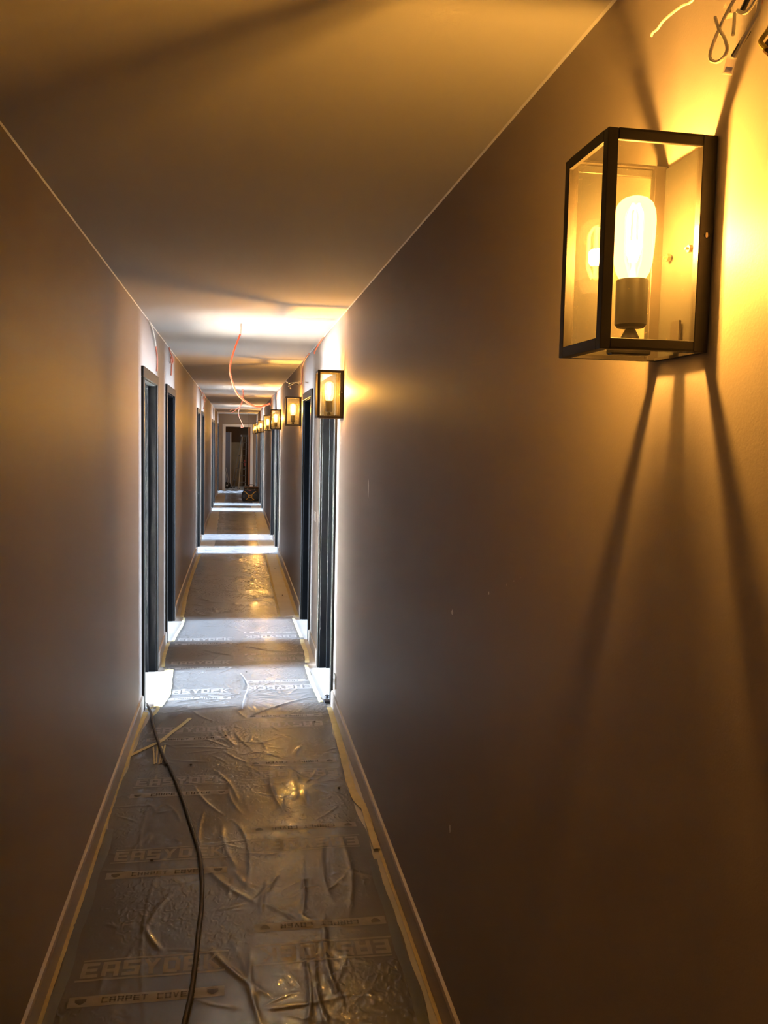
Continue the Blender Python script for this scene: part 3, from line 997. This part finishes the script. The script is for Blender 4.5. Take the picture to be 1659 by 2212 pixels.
# grey cable running out of the left doorway towards the camera
cab = [(-0.90, 5.62, 0.008), (-0.70, 5.60, 0.008), (-0.590, 5.53, 0.012), (-0.545, 5.475), (-0.50, 5.29), (-0.46, 5.032), (-0.398, 4.70), (-0.345, 4.45), (-0.328, 4.411), (-0.248, 4.053), (-0.19, 3.748), (-0.143, 3.483), (-0.119, 3.254), (-0.112, 3.054), (-0.116, 2.849), (-0.118, 2.694), (-0.124, 2.532), (-0.134, 2.425), (-0.16, 2.1), (-0.18, 1.6), (-0.12, 0.9)]
P = []
for p in spline([(c[0], c[1], 0) for c in cab], 8):
    zb = max(h1(p.x, p.y), h1(p.x - .006, p.y), h1(p.x + .006, p.y)) if (p.x > -0.54 and p.y > 1.5) else 0.003
    P.append((p.x, p.y, zb + 0.0087))
zs = [p[2] for p in P]
for _ in range(2):
    zs = [max(zs[i], (zs[max(i - 1, 0)] + zs[min(i + 1, len(zs) - 1)]) / 2) for i in range(len(zs))]
P = [(p[0], p[1], z) for p, z in zip(P, zs)]
tag(MB().tube(P, 0.0082, 10).build('power_cable', M['cable']), 'dark grey rubber cable snaking over the plastic film from the nearest left doorway', 'cable')

# crumbs on the film
for i, (x, y) in enumerate([(-0.05, 4.85), (-0.22, 4.43), (0.08, 6.2), (0.47, 5.05), (0.50, 4.05), (-0.32, 3.42), (0.5, 9.3), (0.5, 11.2)]):
    m = MB()
    z = h1(x, y) if y < 8.1 else 0.001
    r = 0.007
    m.lathe([(r * .5, 0), (r, r * .35), (r * .75, r * .8), (r * .2, r)], 6, (x, y, z))
    tag(m.build('crumb', M['debris']), ['small dark crumb in the middle of the film just past the cable', 'dark crumb right of the cable at the frayed strands', 'crumb in the bright patch of film at the doorway', 'crumb on the film at the right tape', 'curved scrap by the right tape', 'dark crumb left of the cable on the printed word', 'dark speck on the bare floor strip, nearer', 'dark speck on the bare floor strip, further'][i], 'crumb')


# ------------------------------------------------------------------ loose cables
def cable(name, pts, r, material, label, cat, group, tip=None, n=10):
    P = spline(pts, n)
    b = Vector(P[0])
    root = MB().tube([p - b for p in P], r, 8).build(name, material)
    root.location = b
    tag(root, label, cat, group)
    if tip:
        Q = spline(tip, n)
        MB().tube([q - b for q in Q], r * 0.95, 8).build('bare_wire', M['whitewire'], root)
    return root


OG = 'orange sheathed cables hanging from ceiling and walls'
cable('orange_cable', [(0.018, 5.787, 2.355), (-0.02, 5.787, 2.25), (-0.045, 5.787, 2.15), (-0.039, 5.787, 2.075), (0.003, 5.787, 1.969), (0.084, 5.787, 1.905), (0.144, 5.787, 1.889), (0.215, 5.787, 1.912)], 0.0058, M['orange'],
      'long orange cable curling down from the middle of the bright ceiling', 'cable', OG, [(0.024, 5.787, 2.4225), (0.021, 5.787, 2.39), (0.018, 5.787, 2.354)])
cable('orange_cable', [(-0.552, 6.20, 2.30), (-0.549, 6.27, 2.24), (-0.550, 6.30, 2.19), (-0.552, 6.28, 2.135)], 0.0055, M['paleorange'],
      'orange cable end hanging on the left wall above the nearest doorway', 'cable', OG, [(-0.560, 5.80, 2.42), (-0.552, 5.95, 2.39), (-0.550, 6.12, 2.33), (-0.552, 6.20, 2.30)])
cable('orange_cable', [(-0.560, 7.50, 2.42), (-0.550, 7.54, 2.38), (-0.540, 7.66, 2.345), (-0.545, 7.70, 2.31), (-0.545, 7.56, 2.30), (-0.545, 7.52, 2.335), (-0.545, 7.62, 2.36), (-0.550, 7.66, 2.30), (-0.552, 7.63, 2.20)], 0.0055, M['paleorange'],
      'knotted orange cable on the left wall above the second doorway', 'cable', OG)
cable('orange_cable', [(0.600, 6.15, 2.405), (0.595, 6.45, 2.39), (0.590, 6.75, 2.365), (0.592, 6.84, 2.352)], 0.0055, M['orange'],
      'short orange cable end on the right wall above the nearest doorway', 'cable', OG, [(0.612, 5.85, 2.42), (0.603, 6.0, 2.41), (0.600, 6.15, 2.405)])
cable('orange_cable', [(0.612, 7.55, 2.42), (0.595, 7.85, 2.39), (0.590, 8.05, 2.34), (0.590, 8.08, 2.26), (0.580, 8.0, 2.20), (0.560, 7.75, 2.17), (0.555, 7.65, 2.165)], 0.0055, M['paleorange'],
      'thin orange cable curving down the right wall above the second doorway', 'cable', OG)
cable('orange_cable', [(-0.560, 13.10, 2.42), (-0.548, 13.45, 2.40), (-0.545, 13.9, 2.36), (-0.55, 14.2, 2.33)], 0.005, M['paleorange'],
      'faint orange cable on the left wall above the third doorway', 'cable', OG)
cable('orange_cable', [(-0.560, 14.60, 2.42), (-0.54, 14.75, 2.38), (-0.52, 15.2, 2.33), (-0.535, 15.0, 2.28), (-0.545, 14.6, 2.31), (-0.54, 14.8, 2.36), (-0.54, 15.0, 2.25), (-0.545, 14.7, 2.15)], 0.005, M['paleorange'],
      'looped orange cable on the left wall above the fourth doorway', 'cable', OG)
cable('orange_cable', [(0.612, 13.0, 2.42), (0.595, 13.2, 2.36), (0.59, 13.3, 2.28)], 0.005, M['paleorange'],
      'small orange cable end on the right wall above the third doorway', 'cable', OG)
cable('orange_cable', [(0.612, 15.0, 2.42), (0.59, 15.2, 2.38), (0.59, 15.35, 2.30), (0.57, 15.2, 2.24)], 0.005, M['paleorange'],
      'thin orange cable on the right wall above the fourth doorway', 'cable', OG)
cable('orange_cable', [(0.612, 21.6, 2.42), (0.585, 21.8, 2.37), (0.58, 21.9, 2.26), (0.57, 21.6, 2.18)], 0.005, M['paleorange'],
      'far orange cable on the right wall above the sixth doorway', 'cable', OG)
# ceiling bundle: three strands twisted together
bun = empty('cable_bundle', (0.072, 13.4, ZC))
tag(bun, 'bundle of thin orange cables hanging and splaying from the far ceiling', 'cable', OG)
for pts in ([(0, 0, 0), (0.005, 0, -0.12), (-0.01, 0, -0.25), (-0.045, 0, -0.33), (-0.035, 0, -0.43), (0.00, 0, -0.50), (0.025, 0, -0.57), (-0.005, 0, -0.585), (0.0, 0, -0.54)],
            [(0.012, 0, 0), (0.018, 0, -0.1), (0.0, 0, -0.2), (-0.05, 0, -0.28), (-0.10, 0, -0.33), (-0.16, 0, -0.37)],
            [(0.018, 0.01, 0), (0.025, 0.01, -0.12), (0.005, 0.01, -0.22), (-0.05, 0.01, -0.30), (-0.13, 0.01, -0.31), (-0.17, 0.01, -0.33)]):
    MB().tube(spline(pts, 8), 0.0035, 6).build('strand', M['paleorange'], bun)
cable('thin_cable', [(0.347, 26.2, 2.42), (0.350, 26.2, 1.8), (0.365, 26.2, 1.1), (0.385, 26.22, 0.5), (0.405, 26.25, 0.06), (0.42, 26.3, 0.02)], 0.0035, M['brownwire'],
      'thin brown cable hanging from the ceiling in front of the end door', 'cable', None)


# ------------------------------------------------------------------ bare wires above lanterns
def nest(loc, wires, connectors, label):
    root = empty('wire_nest', loc)
    tag(root, label, 'wires', 'bare wire nests on the right wall')
    for pts, mk, r in wires:
        MB().tube(spline([(p[0] - loc[0], p[1] - loc[1], p[2] - loc[2]) for p in pts], 8), r, 8).build('wire', M[mk], root)
    for (c, d, s) in connectors:
        c = Vector(c) - Vector(loc)
        d = Vector(d).normalized()
        m = MB()
        m.bar(c - d * s, c + d * s, s * 1.25, s * 0.9, (0.3, 0.2, 1))
        cc = m.build('connector', M['clear'], root)
        m = MB()
        m.bar(c + d * s * .1, c + d * s * .8, s * .9, s * .35, (0.3, 0.2, 1))
        m.build('metal_clip', M['screw'], cc)
    return root


R1 = 0.0021
nest((XR, 0.95, 2.26), [
    ([(0.612, 0.95, 2.26), (0.575, 0.945, 2.225), (0.556, 0.955, 2.195), (0.548, 0.975, 2.165), (0.545, 0.983, 2.142), (0.550, 0.972, 2.133), (0.553, 0.960, 2.140), (0.551, 0.963, 2.155), (0.548, 0.972, 2.170), (0.546, 0.978, 2.185)], 'whitewire', R1),
    ([(0.612, 0.955, 2.262), (0.58, 0.940, 2.225), (0.567, 0.948, 2.19), (0.565, 0.953, 2.182)], 'blackwire', R1 * 1.5),
    ([(0.612, 0.945, 2.262), (0.585, 0.928, 2.22), (0.567, 0.925, 2.186), (0.560, 0.935, 2.172), (0.555, 0.946, 2.178)], 'whitewire', R1),
    ([(0.567, 0.922, 2.182), (0.565, 0.921, 2.165), (0.560, 0.929, 2.150), (0.556, 0.936, 2.138), (0.552, 0.944, 2.126)], 'whitewire', R1 * 1.3),
    ([(0.561, 0.930, 2.150), (0.556, 0.937, 2.138), (0.552, 0.945, 2.127)], 'blackwire', R1 * 1.5),
    ([(0.612, 0.94, 2.265), (0.59, 0.915, 2.21), (0.585, 0.905, 2.175), (0.575, 0.912, 2.16)], 'blackwire', R1 * 1.3),
    ([(0.585, 0.905, 2.17), (0.580, 0.913, 2.14), (0.575, 0.918, 2.128), (0.576, 0.910, 2.118)], 'brownwire', R1 * 1.6),
    ([(0.612, 0.96, 2.264), (0.588, 0.952, 2.215), (0.585, 0.949, 2.19)], 'redwire', R1),
    ([(0.59, 0.92, 2.17), (0.575, 0.915, 2.145), (0.57, 0.92, 2.135), (0.572, 0.913, 2.125)], 'yellowwire', R1 * 1.3),
    ([(0.560, 0.960, 2.182), (0.556, 0.953, 2.165), (0.553, 0.949, 2.153)], 'whitewire', R1),
    ([(0.612, 0.965, 2.266), (0.59, 1.0, 2.268), (0.57, 1.045, 2.258), (0.563, 1.068, 2.247), (0.561, 1.085, 2.250), (0.562, 1.115, 2.2545), (0.562, 1.142, 2.2555), (0.562, 1.156, 2.2525), (0.562, 1.170, 2.2535), (0.562, 1.174, 2.250)], 'whitewire', R1 * 0.9),
], [((0.550, 0.948, 2.118), (-0.1, 0.25, -0.9), 0.0085), ((0.556, 0.966, 2.188), (0.1, -0.25, -0.9), 0.0075)],
    'tangle of stripped white, black and yellow wires above the large nearest lantern')
nest((XR, 8.40, 2.215), [
    ([(0.612, 8.40, 2.215), (0.59, 8.38, 2.20), (0.575, 8.40, 2.225), (0.585, 8.45, 2.24), (0.604, 8.44, 2.225)], 'whitewire', 0.0018),
    ([(0.612, 8.41, 2.215), (0.56, 8.43, 2.225), (0.52, 8.45, 2.22), (0.49, 8.46, 2.215), (0.475, 8.46, 2.225)], 'whitewire', 0.0018),
    ([(0.56, 8.43, 2.225), (0.52, 8.44, 2.205), (0.50, 8.45, 2.19), (0.505, 8.45, 2.175)], 'whitewire', 0.0018),
    ([(0.612, 8.40, 2.21), (0.575, 8.39, 2.205), (0.562, 8.40, 2.21)], 'blackwire', 0.004),
], [((0.47, 8.46, 2.228), (-1, 0, 0.3), 0.008), ((0.495, 8.45, 2.215), (-1, 0, -0.5), 0.009), ((0.49, 8.45, 2.19), (-.3, 0, -1), 0.008), ((0.508, 8.45, 2.168), (0.5, 0, -1), 0.009)],
    'tangle of wires with clear connectors above the third lantern')

# ------------------------------------------------------------------ small things on the walls
sw = empty('light_switch', (XR, 6.74, 1.085))
tag(sw, 'white switch plate on the right wall between the two nearest doorways', 'switch')
MB().box(-0.009, 0, -0.042, 0.042, -0.042, 0.042, 0.003).build('cover_plate', M['plasticwhite'], sw)
MB().box(-0.013, -0.009, -0.030, -0.002, -0.030, 0.030, 0.001).build('rocker', M['plasticwhite'], sw)
MB().box(-0.013, -0.009, 0.002, 0.030, -0.030, 0.030, 0.001).build('rocker', M['plasticwhite'], sw)
ou = empty('wall_socket', (XR, 5.245, 0.195))
tag(ou, 'white socket outlet low on the right wall beside the nearest doorway', 'socket')
MB().box(-0.009, 0, -0.042, 0.042, -0.042, 0.042, 0.003).build('cover_plate', M['plasticwhite'], ou)
MB().lathe([(0.020, -0.009), (0.020, -0.012), (0.017, -0.012), (0.017, -0.0095), (0.002, -0.0093)], 20, (0, 0, 0), 'x').build('socket_ring', M['plasticwhite'], ou)
for k, (z0, z1, lab) in enumerate(((1.29, 1.585, 'narrow white paper strip high on the far left wall, the upper of two'), (0.85, 1.17, 'narrow white paper strip on the far left wall, the lower of two'))):
    tag(MB().box(XL, XL + 0.003, 25.30, 25.46, z0, z1, 0.0005).build('paper_notice', M['paper']), lab, 'paper', 'paper strips on the far left wall')
# dabs of filler, part of the right wall
for (y, z, ry, rz) in ((4.04, 1.46, 0.011, 0.034), (2.39, 1.198, 0.010, 0.0068), (2.036, 1.317, 0.0035, 0.0035), (1.895, 1.361, 0.002, 0.003), (1.846, 1.378, 0.0014, 0.0014), (1.803, 1.393, 0.0013, 0.0016), (2.348, 0.575, 0.006, 0.010)):
    m = MB()
    pts = [(XR - 0.0012, y, z)]
    rr = random.Random(int(y * 1000))
    for q in range(9):
        a = q * 2 * math.pi / 9
        s = rr.uniform(0.95, 1.45)
        pts.append((XR - 0.0003, y + ry * s * math.cos(a), z + rz * s * math.sin(a)))
    m.poly(pts, [(0, 1 + (q + 1) % 9, 1 + q) for q in range(9)], True)
    m.build('filler_spot', M['filler'], wall_right)

# black wedge and tape scraps at the foot of the nearest right doorway
wd = empty('rubber_wedge', (0.612, 5.43, 0.0))
tag(wd, 'black rubber scrap at the foot of the nearest right doorway', 'wedge')
MB().box(-0.05, 0.01, -0.03, 0.02, 0.006, 0.02, 0.004).build('wedge_body', M['rubber'], wd)
MB().lathe([(0.012, 0.006), (0.018, 0.012), (0.016, 0.026), (0.006, 0.03)], 10, (-0.02, 0.08, 0)).build('wedge_knob', M['rubber'], wd)

# ------------------------------------------------------------------ far things
rad = empty('site_radio', (0.362, 23.34, 0.014))
tag(rad, 'black and yellow work site radio standing on the floor at the corridor end', 'radio')
b = MB()
prof = [(-0.205, 0.02), (-0.19, 0.0), (0.19, 0.0), (0.205, 0.02), (0.205, 0.20), (0.17, 0.275), (0.11, 0.30), (-0.11, 0.30), (-0.17, 0.275), (-0.205, 0.20)]
pts = [(x, -0.08, z) for x, z in prof] + [(x, 0.12, z) for x, z in prof]
kk = len(prof)
b.poly(pts, [tuple(range(kk)), tuple(range(2 * kk - 1, kk - 1, -1))] + [(i + kk, (i + 1) % kk + kk, (i + 1) % kk, i) for i in range(kk)])
b.build('body', M['radio'], rad)
for s in (-1, 1):
    MB().lathe([(0.062, 0), (0.062, -0.012), (0.052, -0.014), (0.05, -0.008), (0.012, -0.012), (0.004, -0.014)], 20, (s * 0.135, -0.08, 0.12), 'y').build('speaker', M['radiogrey'], rad)
    m = MB()
    m.bar((s * 0.125, -0.092, 0.245), (s * 0.05, -0.094, 0.17), 0.022, 0.02, (0, 1, 0))
    m.bar((s * 0.05, -0.094, 0.17), (s * 0.045, -0.094, 0.09), 0.022, 0.02, (0, 1, 0))
    m.bar((s * 0.045, -0.094, 0.09), (s * 0.11, -0.092, 0.03), 0.022, 0.02, (0, 1, 0))
    m.bar((s * 0.125, -0.092, 0.245), (s * 0.155, -0.085, 0.25), 0.02, 0.02, (0, 1, 0))
    m.build('guard_bar', M['yellow'], rad)
    m = MB()
    m.tube(spline([(s * 0.20, -0.08, 0.03), (s * 0.212, -0.09, 0.12), (s * 0.205, -0.09, 0.21), (s * 0.15, -0.085, 0.285)], 6), 0.012, 8)
    m.build('roll_bar', M['radio'], rad)
    MB().box(s * 0.12, s * 0.19, -0.09, 0.0, -0.004, 0.012, 0.004).build('foot', M['rubber'], rad)
MB().box(-0.045, 0.045, -0.10, -0.08, 0.085, 0.165, 0.006).build('control_panel', M['yellow'], rad)
MB().lathe([(0.02, 0), (0.02, -0.012), (0.014, -0.016)], 16, (0, -0.10, 0.125), 'y').build('dial', M['radiogrey'], rad)
MB().box(-0.07, 0.07, -0.094, -0.08, 0.02, 0.034, 0.003).build('guard_bar', M['yellow'], rad)
MB().box(-0.045, 0.035, -0.086, -0.079, 0.272, 0.294, 0.002).build('badge', M['badge'], rad)
MB().tube(spline([(0.06, -0.07, 0.02), (0.03, -0.13, 0.012), (0.06, -0.20, 0.008), (0.14, -0.20, 0.008), (0.20, -0.12, 0.02), (0.21, -0.04, 0.04)], 8), 0.006, 8).build('mains_lead', M['rubber'], rad)
MB().tube(spline([(-0.15, 0.02, 0.28), (-0.12, 0.02, 0.33), (0.12, 0.02, 0.33), (0.15, 0.02, 0.28)], 8), 0.011, 8).build('carry_handle', M['radio'], rad)

bx = empty('tool_case', (0.40, 23.78, 0.014))
tag(bx, 'dark brown case standing behind the site radio', 'case')
MB().box(-0.19, 0.19, -0.14, 0.14, 0, 0.36, 0.012).build('case_body', M['cardboard'], bx)
MB().box(-0.195, 0.195, -0.145, 0.145, 0.30, 0.315, 0.004).build('lid_seam', M['rubber'], bx)
MB().tube(spline([(-0.07, 0, 0.355), (-0.06, 0, 0.40), (0.06, 0, 0.40), (0.07, 0, 0.355)], 6), 0.011, 8).build('carry_handle', M['rubber'], bx)
for x in (-0.1, 0.1):
    MB().box(x - 0.02, x + 0.02, -0.152, -0.14, 0.27, 0.33, 0.003).build('latch', M['darkalu'], bx)

# step ladder leaning open in the store room
lad = empty('step_ladder', (0.12, 29.3, 0))
tag(lad, 'aluminium step ladder standing in the dark room beyond the end door', 'ladder')
st0, st1 = [(-0.045, -0.30, 0), (0.075, 0.10, 1.75)], [(0.175, -0.05, 0), (0.20, 0.12, 1.75)]
MB().bar(*st0, 0.07, 0.03, (1, 0, 0)).build('stile', M['alu'], lad)
MB().bar(*st1, 0.06, 0.03, (1, 0, 0)).build('stile', M['alu'], lad)
for q in range(7):
    t = 0.12 + q * 0.125
    a = Vector(st0[0]).lerp(Vector(st0[1]), t)
    c = Vector(st1[0]).lerp(Vector(st1[1]), t)
    MB().bar(a, c, 0.07, 0.025).build('step', M['darkalu'], lad)
MB().bar((-0.29, 0.10, 0), (0.06, 0.14, 1.72), 0.05, 0.03, (1, 0, 0)).build('rear_leg', M['darkalu'], lad)
MB().bar((-0.20, 0.42, 0), (0.15, 0.20, 1.72), 0.05, 0.03, (1, 0, 0)).build('rear_leg', M['darkalu'], lad)
for q in range(4):
    t = 0.15 + q * 0.24
    MB().bar(Vector((-0.29, 0.10, 0)).lerp(Vector((0.06, 0.14, 1.72)), t), Vector((-0.20, 0.42, 0)).lerp(Vector((0.15, 0.20, 1.72)), t), 0.06, 0.025).build('cross_bar', M['darkalu'], lad)
MB().box(0.02, 0.24, 0.0, 0.24, 1.72, 1.78, 0.008).build('top_cap', M['darkalu'], lad)
for p in ((-0.045, -0.30), (0.175, -0.05), (-0.29, 0.10), (-0.20, 0.42)):
    MB().box(p[0] - 0.04, p[0] + 0.04, p[1] - 0.03, p[1] + 0.03, 0, 0.03, 0.004).build('rubber_foot', M['rubber'], lad)
MB().box(0.13, 0.17, -0.03, 0.01, 0.75, 0.95, 0.004).build('red_label', M['badge'], lad)

pn = empty('spare_door', (-0.27, 29.6, 0))
tag(pn, 'blue grey door leaf with a pale edge leaning inside the dark end room', 'door')
MB().box(-0.20, 0.055, 0, 0.04, 0.01, 1.86, 0.003).build('leaf', M['bluegrey'], pn)
MB().box(0.055, 0.095, -0.002, 0.042, 0.01, 1.86, 0.003).build('pale_edge', M['whitetrim'], pn)
for z in (1.55, 1.89):
    MB().lathe([(0.012, 0), (0.016, -0.02), (0.010, -0.035)], 10, (0.0, 0.0, z - (0.03 if z > 1.8 else 0)), 'y').build('door_knob', M['screw'], pn)
tag(MB().box(-0.20, 0.22, 30.75, 30.78, 0.0, 1.52, 0.003).build('plywood_sheet', M['board']), 'brown plywood sheet leaning on the back wall of the dark room', 'board')

hr = empty('hose_trolley', (-0.32, 28.95, 0))
tag(hr, 'pale hose and black wheel at the left foot of the dark end room', 'trolley')
MB().tube(spline([(-0.02, 0, 0.70), (0.02, -0.02, 0.5), (0.06, -0.03, 0.3), (0.075, -0.02, 0.14)], 8), 0.011, 8).build('hose', M['alu'], hr)
MB().tube(spline([(-0.05, 0, 0.62), (-0.01, 0, 0.42), (0.03, 0, 0.2)], 8), 0.011, 8).build('hose', M['alu'], hr)
MB().lathe([(0.02, -0.025), (0.10, -0.025), (0.115, -0.012), (0.115, 0.012), (0.10, 0.025), (0.02, 0.025)], 20, (0.02, 0.02, 0.116), 'y').build('wheel', M['rubber'], hr)
MB().lathe([(0.03, -0.03), (0.03, 0.03)], 14, (0.02, 0.02, 0.116), 'y').build('wheel_hub', M['alu'], hr)
